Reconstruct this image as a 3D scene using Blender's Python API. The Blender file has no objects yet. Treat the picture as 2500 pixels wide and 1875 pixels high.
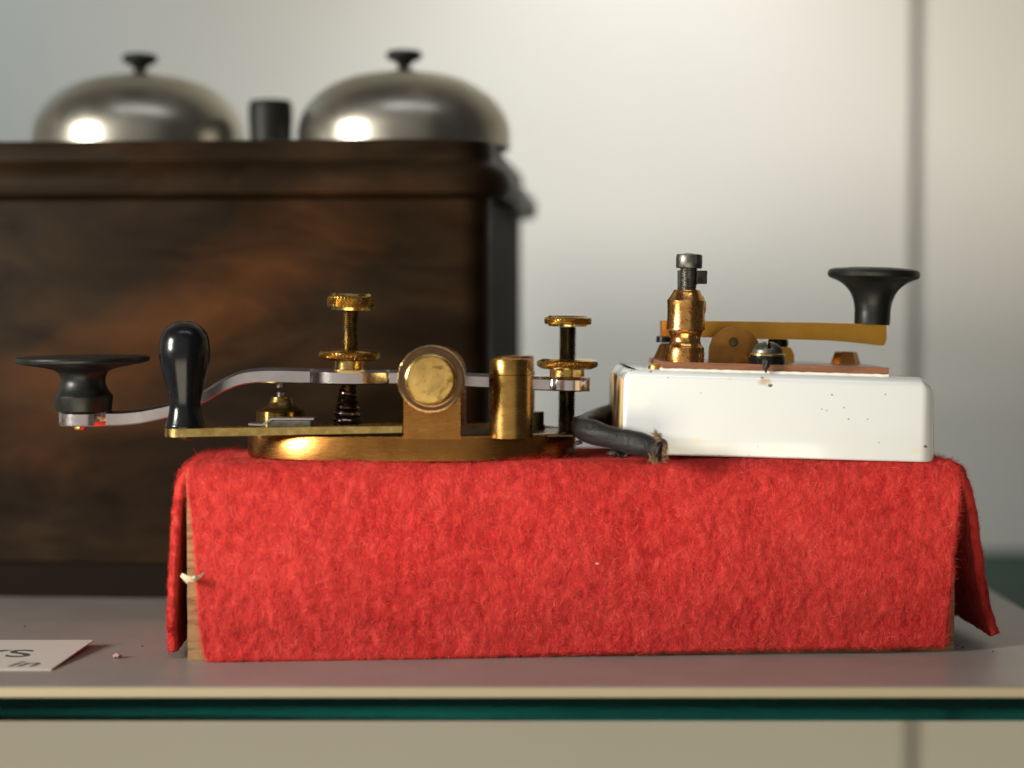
import bpy, bmesh, math, random
import numpy as np
from mathutils import Vector, Matrix, noise

random.seed(7); rng = np.random.default_rng(7)
scene = bpy.context.scene
COL = scene.collection
MM = 0.001
# ------------------------------------------------------------------ camera
FPX = 4500.0; PITCH = math.atan(177.5/FPX); CAMH = 84.3     # mm above the shelf board
cam_data = bpy.data.cameras.new("camera")
cam_data.sensor_width = 36.0; cam_data.lens = FPX/2500*36.0
cam_data.clip_start = 0.02; cam_data.clip_end = 20
cam_data.dof.use_dof = True; cam_data.dof.focus_distance = 0.460
cam_data.dof.aperture_fstop = 5.7; cam_data.dof.aperture_blades = 0
cam = bpy.data.objects.new("camera", cam_data); COL.objects.link(cam)
cam.location = (0, 0, CAMH*MM); cam.rotation_euler = (math.pi/2-PITCH, 0, 0)
scene.camera = cam
# ------------------------------------------------------------------ light
w = bpy.data.worlds.new("World"); scene.world = w; w.use_nodes = True
bg = w.node_tree.nodes['Background']
bg.inputs[0].default_value = (1.0, 0.88, 0.82, 1); bg.inputs[1].default_value = 0.06
scene.view_settings.view_transform = 'Standard'; scene.view_settings.look = 'None'
scene.view_settings.exposure = 0; scene.view_settings.gamma = 1
scene.cycles.use_denoising = True
scene.cycles.max_bounces = 28; scene.cycles.transmission_bounces = 24; scene.cycles.glossy_bounces = 24; scene.cycles.diffuse_bounces = 4
scene.cycles.sample_clamp_indirect = 6

def lamp(name, loc, target, power, color, sx, sy, kind='AREA', **kw):
    L = bpy.data.lights.new(name, kind); L.energy = power; L.color = color
    if kind == 'AREA':
        L.shape = 'RECTANGLE'; L.size = sx; L.size_y = sy
    else:
        L.shadow_soft_size = sx
        L.spot_size = kw['cone']; L.spot_blend = kw.get('blend', 1.0)
    o = bpy.data.objects.new(name, L); COL.objects.link(o)
    o.location = loc
    o.rotation_euler = (Vector(target)-Vector(loc)).to_track_quat('-Z', 'Y').to_euler()
    return o
    return o
# window of the room, left and slightly in front
wl = lamp('window_light', (-0.62, 0.11, 0.22), (0.03, .46, .06), 1.75, (1.0, .95, .86), .15, .17)
wl.data.spread = math.radians(78)
# soft room light from the front
lamp('room_light', (-0.25, -1.3, .42), (0, .5, .05), 3.7, (1.0, .94, .87), 2.4, 1.6)
# strip light added overhead for the thin highlight lines on edges
lamp('overhead_strip', (0.1, -.15, 1.15), (0.05, .5, .05), 2.2, (.93, .97, 1.0), 1.1, .05)
# light bounced up from the room's floor
lamp('floor_bounce', (-.3, -0.9, -.75), (-.1, .9, -.15), 15.0, (1.0, .88, .64), 1.4, .8)
# unseen warm spot added to wash the back wall
lamp('warm_wall_spot', (.07, .58, .78), (.06, .9, .21), 2.9, (1.0, .86, .61), .06, 0, 'SPOT', cone=math.radians(64))
lamp('cool_wall_fill', (.05, .70, .55), (.06, .9, .075), 6.6, (.92, .96, 1.0), .05, 0, 'SPOT', cone=math.radians(58))  # unseen cool spot added to lift the dark band on the wall
lamp('cool_corner_fill', (-.50, .70, .60), (-.33, .9, .17), 4.6, (.45, .76, 1.0), .05, 0, 'SPOT', cone=math.radians(64))  # unseen blue spot added to tint the wall's left edge

# ------------------------------------------------------------------ helpers
cp, sp_ = math.cos(PITCH), math.sin(PITCH)
def W(x, y, d):
    """point (mm) seen at photo pixel x, y at distance d in front of the camera"""
    cx, cy, cz = (x-1250), -(y-937.5), FPX
    fy = cz*cp + cy*sp_; fz = cy*cp - cz*sp_
    k = d/fy
    return Vector((cx*k, d, CAMH+fz*k))
def S(d): return d/FPX
def Zy(y, d): return W(1250, y, d).z

def mesh_obj(name, me, mat, parent=None, smooth=True, sharp=35):
    o = bpy.data.objects.new(name, me); COL.objects.link(o)
    if mat: me.materials.append(mat)
    if smooth:
        me.polygons.foreach_set('use_smooth', [True]*len(me.polygons))
        try: me.set_sharp_from_angle(angle=math.radians(sharp))
        except Exception: pass
    if parent: o.parent = parent
    return o
def obj(name, bm, mat, parent=None, smooth=True, sharp=35, origin=None, bev=0):
    """bm is in world millimetres"""
    if bev:
        es = [e for e in bm.edges if len(e.link_faces) == 2 and e.calc_face_angle(0) > math.radians(40)]
        bmesh.ops.bevel(bm, geom=es, offset=bev, segments=2, affect='EDGES', profile=.5, clamp_overlap=True)
    off = Vector(parent['org']) if parent is not None and 'org' in parent else Vector(origin or (0, 0, 0))
    for v in bm.verts: v.co = (v.co-off)*MM
    bmesh.ops.recalc_face_normals(bm, faces=bm.faces[:])
    me = bpy.data.meshes.new(name); bm.to_mesh(me); bm.free()
    o = mesh_obj(name, me, mat, parent, smooth, sharp)
    if parent is None or 'org' not in parent:
        o['org'] = tuple(off)
        o.location = off*MM
    else:
        o['org'] = tuple(off)      # sub-parts share the origin of their thing
    return o
def thing(name, label, cat, org, group=None):
    o = bpy.data.objects.new(name, None); COL.objects.link(o)
    o.empty_display_size = .01
    o.location = Vector(org)*MM; o['org'] = tuple(org)
    o['label'] = label; o['category'] = cat
    if group: o['group'] = group
    return o
def tag(o, label, cat, group=None, kind=None):
    o['label'] = label; o['category'] = cat
    if group: o['group'] = group
    if kind: o['kind'] = kind
    return o
def basis(axis):
    a = Vector(axis).normalized()
    t = Vector((1, 0, 0)) if abs(a.x) < .9 else Vector((0, 1, 0))
    u = (t - a*t.dot(a)).normalized(); v = a.cross(u)
    return u, v, a
def lathe(bm, prof, c, axis=(0, 0, 1), seg=48, knurl=None, capa=True, capb=True):
    """prof: list of (radius, height) in mm"""
    u, v, a = basis(axis); c = Vector(c); rings = []
    for (r, h) in prof:
        ring = []
        for k in range(seg):
            th = 2*math.pi*k/seg
            rr = r + (knurl(r, h, th) if knurl else 0)
            ring.append(bm.verts.new(c + a*h + u*(rr*math.cos(th)) + v*(rr*math.sin(th))))
        rings.append(ring)
    for A, B in zip(rings, rings[1:]):
        for k in range(seg):
            bm.faces.new((A[k], A[(k+1) % seg], B[(k+1) % seg], B[k]))
    if capa: bm.faces.new(rings[0][::-1])
    if capb: bm.faces.new(rings[-1])
    return bm
def rings_smooth(pts, n=6):
    """Catmull-Rom through profile points"""
    out = []
    P = [pts[0]]+list(pts)+[pts[-1]]
    for i in range(1, len(P)-2):
        p0, p1, p2, p3 = [np.array(q, float) for q in P[i-1:i+3]]
        for t in np.linspace(0, 1, n, endpoint=False):
            out.append(tuple(.5*((2*p1)+(-p0+p2)*t+(2*p0-5*p1+4*p2-p3)*t*t+(-p0+3*p1-3*p2+p3)*t**3)))
    out.append(tuple(pts[-1])); return out
def tube(bm, pts, rad, seg=16, caps=True, wob=None):
    pts = [Vector(p) for p in pts]; rings = []
    n = len(pts); rad = rad if hasattr(rad, '__len__') else [rad]*n
    T = [(pts[min(i+1, n-1)]-pts[max(i-1, 0)]).normalized() for i in range(n)]
    u, v, _ = basis(T[0])
    for i in range(n):
        u = (u - T[i]*u.dot(T[i])).normalized(); v = T[i].cross(u)
        ring = []
        for k in range(seg):
            th = 2*math.pi*k/seg; r = rad[i]*(1+(wob(i, th) if wob else 0))
            ring.append(bm.verts.new(pts[i]+u*(r*math.cos(th))+v*(r*math.sin(th))))
        rings.append(ring)
    for A, B in zip(rings, rings[1:]):
        for k in range(seg):
            bm.faces.new((A[k], A[(k+1) % seg], B[(k+1) % seg], B[k]))
    if caps:
        bm.faces.new(rings[0][::-1]); bm.faces.new(rings[-1])
    return bm
def box(bm, x0, x1, y0, y1, z0, z1, M=None):
    vs = [bm.verts.new(Vector(p)) for p in
          [(x0,y0,z0),(x1,y0,z0),(x1,y1,z0),(x0,y1,z0),(x0,y0,z1),(x1,y0,z1),(x1,y1,z1),(x0,y1,z1)]]
    if M is not None:
        for q in vs: q.co = M @ q.co
    for f in [(3,2,1,0),(4,5,6,7),(0,1,5,4),(1,2,6,5),(2,3,7,6),(3,0,4,7)]:
        bm.faces.new([vs[i] for i in f])
    return bm
def plate(bm, outline, d0, d1, px=True):
    """outline (photo px at depth d0, or X,Z mm) extruded from d0 to d1 along depth"""
    A = []
    for q in outline:
        if px: p = W(q[0], q[1], d0)
        else: p = Vector((q[0], d0, q[1]))
        A.append(p)
    fa = [bm.verts.new(p) for p in A]
    fb = [bm.verts.new(Vector((p.x, d1, p.z))) for p in A]
    n = len(A)
    bm.faces.new(fa); bm.faces.new(fb[::-1])
    for k in range(n):
        bm.faces.new((fa[k], fb[k], fb[(k+1) % n], fa[(k+1) % n]))
    return bm
def NB(): return bmesh.new()

# ------------------------------------------------------------------ materials
def mat(name, color, rough=.5, metal=0.0, **kw):
    m = bpy.data.materials.new(name); m.use_nodes = True
    b = m.node_tree.nodes['Principled BSDF']
    b.inputs['Base Color'].default_value = (*color, 1)
    b.inputs['Roughness'].default_value = rough; b.inputs['Metallic'].default_value = metal
    for k, v in kw.items(): b.inputs[k.replace('_', ' ')].default_value = v
    return m
class NT:
    def __init__(s, m): s.m = m; s.t = m.node_tree; s.N = s.t.nodes; s.b = s.N['Principled BSDF']
    def node(s, ty, **kw):
        n = s.N.new(ty)
        for k, v in kw.items(): setattr(n, k, v)
        return n
    def link(s, a, b): s.t.links.new(a, b)
    def coord(s, scale=(1, 1, 1), rot=(0, 0, 0)):
        tc = s.node('ShaderNodeTexCoord'); mp = s.node('ShaderNodeMapping')
        mp.inputs['Scale'].default_value = scale; mp.inputs['Rotation'].default_value = rot
        s.link(tc.outputs['Object'], mp.inputs['Vector']); return mp.outputs['Vector']
    def noise(s, vec, scale, detail=4, rough=.55, dist=0):
        n = s.node('ShaderNodeTexNoise'); n.inputs['Scale'].default_value = scale
        n.inputs['Detail'].default_value = detail; n.inputs['Roughness'].default_value = rough
        n.inputs['Distortion'].default_value = dist
        s.link(vec, n.inputs['Vector']); return n.outputs['Fac']
    def ramp(s, fac, stops):
        r = s.node('ShaderNodeValToRGB'); e = r.color_ramp.elements
        while len(e) < len(stops): e.new(.5)
        for q, (p, c) in zip(e, stops):
            q.position = p; q.color = (*c, 1) if len(c) == 3 else c
        s.link(fac, r.inputs[0]); return r.outputs[0]
    def maprange(s, fac, a, b, c, d):
        r = s.node('ShaderNodeMapRange')
        for i, v in enumerate((a, b, c, d)): r.inputs[1+i].default_value = v
        s.link(fac, r.inputs[0]); return r.outputs[0]
    def math(s, op, a, b=None):
        n = s.node('ShaderNodeMath', operation=op)
        for i, q in enumerate((a, b)):
            if q is None: continue
            if isinstance(q, (int, float)): n.inputs[i].default_value = q
            else: s.link(q, n.inputs[i])
        return n.outputs[0]
    def mix(s, fac, a, b, blend='MIX'):
        n = s.node('ShaderNodeMix', data_type='RGBA', blend_type=blend)
        for i, q in ((0, fac), (6, a), (7, b)):
            if isinstance(q, (int, float)): n.inputs[i].default_value = q
            elif isinstance(q, tuple): n.inputs[i].default_value = (*q, 1)
            else: s.link(q, n.inputs[i])
        return n.outputs[2]
    def bump(s, h, strength=.3, dist=.0001):
        n = s.node('ShaderNodeBump'); n.inputs['Strength'].default_value = strength
        n.inputs['Distance'].default_value = dist
        s.link(h, n.inputs['Height']); s.link(n.outputs[0], s.b.inputs['Normal']); return n

def metal_mat(name, c1, c2, r0, r1, scale=300, grain=None, bump=.15, spots=None):
    m = mat(name, c1, .3, 1.0); t = NT(m)
    v = t.coord()
    n1 = t.noise(v, scale, 6, .6)
    t.link(t.ramp(n1, [(.35, c1), (.65, c2)]), t.b.inputs['Base Color'])
    vg = t.coord(grain) if grain else v
    n2 = t.noise(vg, scale*2.2, 5, .65)
    t.link(t.maprange(n2, .3, .7, r0, r1), t.b.inputs['Roughness'])
    t.bump(n2, bump, .00004)
    if spots:
        n3 = t.noise(v, scale*1.3, 8, .7, .6)
        base = t.ramp(n1, [(.35, c1), (.65, c2)])
        f = t.ramp(n3, [(spots[1], (0, 0, 0)), (spots[1]+.05, (1, 1, 1))])
        t.link(t.mix(f, base, spots[0]), t.b.inputs['Base Color'])
        t.link(t.math('ADD', t.maprange(n2, .3, .7, r0, r1), t.math('MULTIPLY', t.maprange(n3, .45, .6, 0, 1), .12)), t.b.inputs['Roughness'])
    return m
BRASS = metal_mat('polished brass', (.60, .43, .16), (.48, .33, .10), .16, .30, 260)
BRONZE = metal_mat('brushed bronze brass', (.43, .20, .052), (.34, .145, .034), .22, .31, 160, (1, 1, 9), .05)
TARN = metal_mat('tarnished brass', (.30, .21, .07), (.16, .11, .04), .25, .42, 300, spots=((.06, .05, .025), .56))
DARKBR = metal_mat('shade-darkened brass', (.14, .10, .045), (.07, .055, .03), .28, .45, 300)
FACEBR = metal_mat('worn brass face', (.74, .50, .17), (.60, .38, .11), .22, .34, 130, spots=((.30, .18, .05), .55))
OLDBR = metal_mat('old golden brass', (.44, .26, .075), (.38, .215, .058), .22, .32, 90, (1, 1, 2), .05)
RIMBR = metal_mat('brown lacquered brass', (.26, .155, .08), (.20, .11, .06), .16, .26, 200)
COPPER = metal_mat('coppery brass', (.76, .44, .15), (.66, .34, .10), .13, .26, 600, spots=((.42, .10, .03), .525))
YBRASS = metal_mat('yellow brass bar', (.66, .36, .06), (.58, .29, .045), .26, .36, 120)
BRBROWN = metal_mat('brown brass', (.44, .21, .055), (.32, .15, .04), .30, .42, 200)
SILVER = metal_mat('nickel silver', (.80, .73, .72), (.70, .64, .63), .17, .24, 120, None, .0)
STEEL = metal_mat('dull steel', (.20, .195, .17), (.11, .105, .095), .34, .52, 500)
SPRING = metal_mat('dark spring steel', (.20, .13, .12), (.11, .08, .08), .14, .24, 300)
NICKEL = metal_mat('aged nickel', (.42, .40, .345), (.35, .335, .285), .31, .40, 60, bump=.04)

def black_mat(name, c, r0, r1, dust=.5):
    m = mat(name, c, .3, 0, Specular_IOR_Level=.34); t = NT(m)
    v = t.coord()
    n = t.noise(v, 260, 7, .7)
    t.link(t.maprange(n, .35, .7, r0, r1), t.b.inputs['Roughness'])
    n2 = t.noise(v, 2200, 3, .7)
    f = t.ramp(n2, [(.66, (0, 0, 0)), (.72, (dust, dust, dust))])
    t.link(t.mix(f, c, (.10, .10, .085)), t.b.inputs['Base Color'])
    t.bump(n, .10, .00008)
    return m
BAKE = black_mat('black hard rubber', (.005, .0055, .007), .15, .30, .3)
BAKE2 = black_mat('dusty black hard rubber', (.008, .009, .0075), .30, .48)
CABLE = black_mat('black tarred cloth', (.012, .011, .011), .28, .60, .8)
t = NT(CABLE); nb = t.noise(t.coord((1, 1, 1)), 420, 6, .7); t.bump(nb, .8, .0007)

# felt
def felt_mat():
    m = mat('red felt', (.52, .028, .028), .95, 0, Sheen_Weight=.15, Sheen_Roughness=.5)
    m.node_tree.nodes['Principled BSDF'].inputs['Sheen Tint'].default_value = (1, .35, .28, 1)
    m.node_tree.nodes['Principled BSDF'].inputs['Specular IOR Level'].default_value = .1
    t = NT(m)
    v = t.coord((1, 1, .75))
    n1 = t.noise(v, 330, 5, .6, .4)
    n2 = t.noise(v, 1500, 4, .7, .8)
    mixf = t.math('ADD', t.math('MULTIPLY', n1, .6), t.math('MULTIPLY', n2, .4))
    c0 = t.ramp(mixf, [(.36, (.33, .009, .011)), (.50, (.54, .029, .026)), (.64, (.67, .062, .052))])
    n3 = t.noise(t.coord(), 42, 4, .6)
    t.link(t.mix(t.maprange(n3, .35, .70, 0, .35), c0, (.68, .08, .065)), t.b.inputs['Base Color'])
    t.bump(mixf, .9, .0012)
    return m
FELT = felt_mat()
def fibre_mat():
    m = mat('red wool fibre', (.7, .08, .06), .8, 0, Specular_IOR_Level=.2)
    t = NT(m); g = t.node('ShaderNodeNewGeometry')
    t.link(t.ramp(g.outputs['Random Per Island'], [(0, (.42, .014, .015)), (.55, (.60, .040, .035)), (.95, (.72, .075, .060)), (1, (.78, .22, .17))]), t.b.inputs['Base Color'])
    return m
FIBRE = fibre_mat()
PALE = mat('pale shaving', (.55, .46, .30), .7)
def porcelain():
    m = mat('white glazed porcelain', (.86, .87, .85), .16, 0, Coat_Weight=.6, Coat_Roughness=.05)
    t = NT(m); v = t.coord()
    n = t.noise(v, 25, 4, .5)
    base = t.ramp(n, [(.3, (.70, .73, .725)), (.7, (.715, .745, .75))])
    n2 = t.noise(v, 700, 6, .6)
    t.bump(t.noise(v, 90, 3, .5), .10, .0006)
    return m, t, base
PORC, PT, PBASE = porcelain()
PAINTB = mat('brown varnished plate', (.22, .095, .05), .35)
t = NT(PAINTB); nn = t.noise(t.coord((.2, 1, 1)), 400, 5); t.link(t.ramp(nn, [(.35, (.26, .11, .055)), (.65, (.17, .07, .035))]), t.b.inputs['Base Color'])
PUTTY = mat('white putty', (.78, .76, .68), .7)
TAN = mat('tan end face', (.62, .43, .22), .5)
def block_mat():
    m = mat('rough softwood', (.42, .26, .11), .8); t = NT(m)
    n = t.noise(t.coord((1, 1, 6)), 90, 6, .6, .6)
    n2 = t.noise(t.coord((1, 1, 1)), 120, 5, .6)
    c = t.ramp(n, [(.32, (.12, .06, .022)), (.5, (.29, .17, .07)), (.7, (.38, .24, .11))])
    t.link(c, t.b.inputs['Base Color']); t.bump(n2, .5, .0006)
    return m
BLOCK = block_mat()
def wood_mat():
    m = mat('old dark varnished wood', (.05, .025, .012), .42, 0, Coat_Weight=.0, Specular_IOR_Level=.06); t = NT(m)
    v = t.coord((1, 1, 2.6), (0, math.radians(-9), 0))
    n = t.noise(v, 20, 7, .6, .8)
    v2 = t.coord((1, 1, 1.9), (0, math.radians(-30), 0))
    n2 = t.noise(v2, 15, 3, .5, .5)
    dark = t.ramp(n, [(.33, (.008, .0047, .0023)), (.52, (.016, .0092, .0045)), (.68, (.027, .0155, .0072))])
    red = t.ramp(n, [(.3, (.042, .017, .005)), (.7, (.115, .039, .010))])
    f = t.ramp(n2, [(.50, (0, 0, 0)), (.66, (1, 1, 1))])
    # worn patch where the varnish has gone, on the front board
    tc = t.node('ShaderNodeTexCoord')
    sub = t.node('ShaderNodeVectorMath', operation='SUBTRACT'); sub.inputs[1].default_value = (-.084, 0, .084)
    t.link(tc.outputs['Object'], sub.inputs[0])
    mp0 = t.node('ShaderNodeMapping'); mp0.inputs['Rotation'].default_value = (0, math.radians(34), 0)
    t.link(sub.outputs[0], mp0.inputs['Vector'])
    mp = t.node('ShaderNodeMapping'); mp.inputs['Scale'].default_value = (16, 0, 50)
    t.link(mp0.outputs[0], mp.inputs['Vector'])
    ln = t.node('ShaderNodeVectorMath', operation='LENGTH'); t.link(mp.outputs[0], ln.inputs[0])
    patch = t.maprange(t.math('ADD', ln.outputs['Value'], t.maprange(n2, .3, .7, .35, -.35)), .1, 1.15, 1, 0)
    pf = t.math('MINIMUM', 1.0, t.math('ADD', t.math('MULTIPLY', patch, .85), t.math('MULTIPLY', f, .16)))
    col = t.mix(pf, dark, red)
    t.link(col, t.b.inputs['Base Color'])
    t.link(t.maprange(n, .3, .7, .34, .55), t.b.inputs['Roughness'])
    t.bump(n, .25, .0006)
    return m
WOOD = wood_mat()
WOODD = mat('shade-darkened wood', (.013, .009, .0065), .6, 0, Specular_IOR_Level=.02)  # plinth and right side darkened, their shade is put into the colour
EBON = mat('blackened knob', (.012, .013, .010), .5, 0, Specular_IOR_Level=.2)
def wall_mat():
    m = mat('off-white paint', (.80, .79, .755), .75); t = NT(m)
    n = t.noise(t.coord(), 6, 3, .5); t.link(t.ramp(n, [(.3, (.80, .78, .71)), (.7, (.83, .81, .75))]), t.b.inputs['Base Color'])
    t.bump(t.noise(t.coord(), 260, 3), .1, .0005)
    return m
WALL = wall_mat()
WALLR = mat('shaded groove paint', (.42, .42, .42), .8)
def board_mat():
    m = mat('grey lining board', (.27, .25, .235), .42, 0, Specular_IOR_Level=.6); t = NT(m)
    n = t.noise(t.coord(), 45, 5, .6); t.link(t.ramp(n, [(.3, (.205, .18, .165)), (.7, (.245, .22, .20))]), t.b.inputs['Base Color'])
    n2 = t.noise(t.coord(), 900, 3); t.bump(n2, .12, .0002)
    return m
BOARD = board_mat()
CREAM = mat('cream board core', (.34, .285, .18), .7)
def glass_mat():
    m = mat('green plate glass', (.75, .95, .88), .0, 0, IOR=1.52, Transmission_Weight=1.0)
    t = NT(m); va = t.node('ShaderNodeVolumeAbsorption'); va.inputs['Color'].default_value = (.01, .58, .56, 1)
    va.inputs['Density'].default_value = 19
    out = [n for n in t.N if n.type == 'OUTPUT_MATERIAL'][0]
    t.link(va.outputs[0], out.inputs['Volume'])
    return m
GLASS = glass_mat()
CARD = mat('white label card', (.42, .395, .355), .65)
INK = mat('black print ink', (.04, .035, .035), .7)
LINT = mat('pale lint', (.75, .40, .33), .9)

# ------------------------------------------------------------------ setting
WD = 900.0
wall = bpy.data.objects.new('wall', None); COL.objects.link(wall)
wall.location = (0, WD*MM, 0); wall['org'] = (0, WD, 0); wall['kind'] = 'structure'
wall['label'] = 'off-white painted cabinet back wall with one vertical panel joint'
xs = W(2236, 760, WD).x
b = NB(); box(b, -1400, xs-3.2, WD, WD+18, -900, 1500); obj('panel', b, WALL, wall, bev=1.6)
b = NB(); box(b, xs+3.2, 1400, WD, WD+18, -900, 1500); obj('panel', b, WALL, wall, bev=1.6)
b = NB(); box(b, xs-40, xs+40, WD+18.2, WD+24, -900, 1500); obj('backing_strip', b, WALLR, wall)

YF = 411.0; YB = 655.0; XR = 144.7
b = NB(); box(b, -520, XR+.6, YF+.4, YB, -7.8, -2.55)
glass = obj('glass_shelf', b, GLASS, None, smooth=False, origin=(0, YF, -7.6), bev=.35)
tag(glass, 'thick green-edged glass shelf carrying everything in the picture', 'shelf')
b = NB(); box(b, -520, 420, 600, 899.5, -43, -33)  # added ledge: stands in for green glass, keeps bounce off the lower wall
lg = obj('standin_ledge', b, mat('dark green glass tint', (.012, .040, .026), .8), None, origin=(0, 750, -43), bev=.8)
tag(lg, 'added dark green ledge behind and below the glass shelf, standing in for its green glass at the right', 'ledge')
org = (0, YF, -2.3)
liner = thing('shelf_liner', 'thin grey lining board with cream edge lying on the glass shelf', 'board', org)
b = NB(); box(b, -520, XR, YF+.35, YB-2, -.25, 0); obj('grey_surface', b, BOARD, liner, bev=.08)
b = NB(); box(b, -520, XR-.05, YF, YB-2, -2.3, -.26); obj('cream_core', b, CREAM, liner, bev=.25)

# ------------------------------------------------------------------ block, felt
YAW = math.radians(3.9)
BL, BD, BH = 188.5, 55.0, 45.6
B0 = Vector((-78.3, 442.0, 0))
MB = Matrix.Translation(B0) @ Matrix.Rotation(YAW, 4, 'Z')
b = NB(); box(b, 0, BL, 0, BD, .02, BH)
es = b.edges[:]
bmesh.ops.subdivide_edges(b, edges=es, cuts=14, use_grid_fill=True)
for q in b.verts:
    n_ = noise.noise(q.co*.12)*.35 + noise.noise(q.co*.5)*.12
    if q.co.z > 1: q.co.x += n_*(1 if q.co.x < 1 or q.co.x > BL-1 else 0)
    q.co.y += n_*.5*(1 if q.co.y < .5 else 0)
    q.co = MB @ q.co
block = thing('wooden_block', 'rough tan wooden block under the red felt, its edge showing at both ends', 'block', tuple(B0))
obj('body', b, BLOCK, block, bev=0)
# pale shavings caught between block and felt
b = NB()
def ribbon(bm, pts, w, nrm=(0, -1, 0)):
    nrm = Vector(nrm); pts = [Vector(p) for p in pts]; A = []; n = len(pts)
    for i, p in enumerate(pts):
        t_ = (pts[min(i+1, n-1)]-pts[max(i-1, 0)]).normalized(); s_ = t_.cross(nrm).normalized()
        ww = w*math.sin(math.pi*(i+.6)/(n+.2))
        A.append((bm.verts.new(p+s_*ww), bm.verts.new(p-s_*ww)))
    for (a, a2), (c, c2) in zip(A, A[1:]): bm.faces.new((a, a2, c2, c))
for pts in ([(440, 1406), (452, 1414), (468, 1418), (484, 1411), (498, 1398)],
            [(444, 1400), (456, 1409), (470, 1412), (488, 1405)],
            [(452, 1420), (463, 1412), (476, 1409), (486, 1412)],
            [(442, 1404), (450, 1413), (458, 1423)]):
    ribbon(b, [W(x, y, 438.2-1.2*math.sin(i)) for i, (x, y) in enumerate(pts)], .38)
obj('shaving', b, PALE, block)

TH = 2.4
# side flap outlines: (z, outward offset of outer surface from block face)
LFL = [(48, 0), (42.5, 2.8), (37, 3.6), (21.3, 4.4), (8.5, 5.0), (1.6, 4.8)]
RFL = [(48, 0), (42, 4.6), (34, 6.6), (25.6, 7.6), (18, 8.4), (10.6, 10.0), (3.6, 12.6)]
LB = [(46, .0), (41, .6), (37, 1.2), (25, 2.2), (8, 3.1), (0, 4.6)]       # left bound of front flap
RB = [(46, -.9), (41, -.6), (29, .4), (23.5, 1.1), (0, 2.7)]               # right bound (inset)
def interp(tab, z):
    tab = sorted(tab); zs = [a for a, _ in tab]; vs = [c for _, c in tab]
    return float(np.interp(z, zs, vs))
STEP = .62
NU = int(BL/STEP); NVT = int(BD/STEP); NF = int(50/STEP); NS = int(50/STEP)
ZT = BH+TH
RF = 3.6
def felt_point(i, j):
    """i: across (0..NU on top), j: 0 at front fold start .. NVT back; negative folds"""
    yo = -TH-.1
    if j >= 0: y = yo+RF+(BD+.5-(yo+RF))*j/NVT; z = ZT; fz = None
    else:
        s = -j*STEP
        if s < RF*math.pi/2: a = s/RF; y = yo+RF-RF*math.sin(a); z = ZT-RF*(1-math.cos(a))
        else:
            z = ZT-RF-(s-RF*math.pi/2); y = yo
            zend = .25 if True else 0
            kz = (ZT-RF-zend)/((NF*STEP)-RF*math.pi/2)
            z = ZT-RF-(s-RF*math.pi/2)*kz
    RL, RR = 5.0, 6.0
    if 0 <= i <= NU:
        if j >= 0: x0, x1 = 2.6, BL-2.2
        else:
            f = min(1, -j*STEP/6)
            x0 = 2.6*(1-f)+f*(interp(LB, z)); x1 = (BL-2.2)*(1-f)+f*(BL-interp(RB, z))
        x = x0+(x1-x0)*i/NU
        if j < 0:
            zlift = 1.4*max(0, min(1, (x-50)/90))*max(0, (20-z)/20); z += zlift
            y += -.25*math.sin(x*.045+1)*max(0, (46-z)/46) - .35*math.exp(-((x-165)/16)**2)*math.exp(-((z-30)/9)**2)*-1 - .45*math.sin((x*.55+z)*.22)*math.exp(-((x-158)/22)**2)
        else:
            # soft sag of the top towards the corners
            z -= 1.1*math.exp(-x/4.5)+1.0*math.exp(-(BL-x)/6)
            z -= .5*max(0, (j/NVT))**2*1.2
        return Vector((x, y, z))
    left = i < 0
    s = (-i if left else i-NU)*STEP
    x_s = 2.6 if left else BL-2.2
    xtop = felt_point(0 if left else NU, j)
    tab = LFL if left else RFL
    Rr = RL if left else RR
    L = Rr*math.pi/2
    if s < L:
        a = s/L*math.pi/2; off = -(2.6 if left else 2.2) + ((2.6 if left else 2.2)+interp(tab, 43))*math.sin(a)
        z = xtop.z-(xtop.z-42.8)*(1-math.cos(a))
    else:
        zend = (1.6 if left else 3.6)+(-1.0 if left else .8)*j/NVT
        z = 42.8-(42.8-zend)*(s-L)/(NS*STEP-L); off = interp(tab, z)
        off += .35*math.sin(j*STEP*.12+z*.1)*(42.8-z)/42
    x = -off if left else BL+off
    y = xtop.y + (1.2 if left else 2.5)*min(1, s/8)*(1-j/NVT)
    return Vector((x, y, z))
b = NB(); G = {}
for i in range(-NS, NU+NS+1):
    for j in range(-NF, NVT+1):
        if j < 0 and (i < 0 or i > NU): continue
        G[i, j] = b.verts.new(felt_point(i, j))
for (i, j), q in list(G.items()):
    if (i+1, j) in G and (i, j+1) in G and (i+1, j+1) in G:
        b.faces.new((G[i, j], G[i+1, j], G[i+1, j+1], G[i, j+1]))
bmesh.ops.recalc_face_normals(b, faces=b.faces[:]); b.normal_update()
if G[NU//2, NVT//2].normal.z < 0:
    bmesh.ops.reverse_faces(b, faces=b.faces[:]); b.normal_update()
felt_samples = []
dis = {}
for key, q in G.items():
    p = q.co
    d_ = .55*noise.noise(Vector((p.x*.05, p.y*.08, p.z*.05+3))) + .20*noise.noise(Vector((p.x*.30, p.y*.30, p.z*.24))) + .20*noise.noise(Vector((p.x*.8, p.y*.8, p.z*.6+9)))+ .10*noise.noise(Vector((p.x*1.5, p.y*1.5, p.z*1.1+9)))
    if key[1] >= 0 and 0 <= key[0] <= NU: d_ = d_*.5-.25        # pressed flat under the keys
    dis[key] = q.normal*d_
edge_rag = {}
for key, q in G.items(): q.co = q.co+dis[key]
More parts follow.
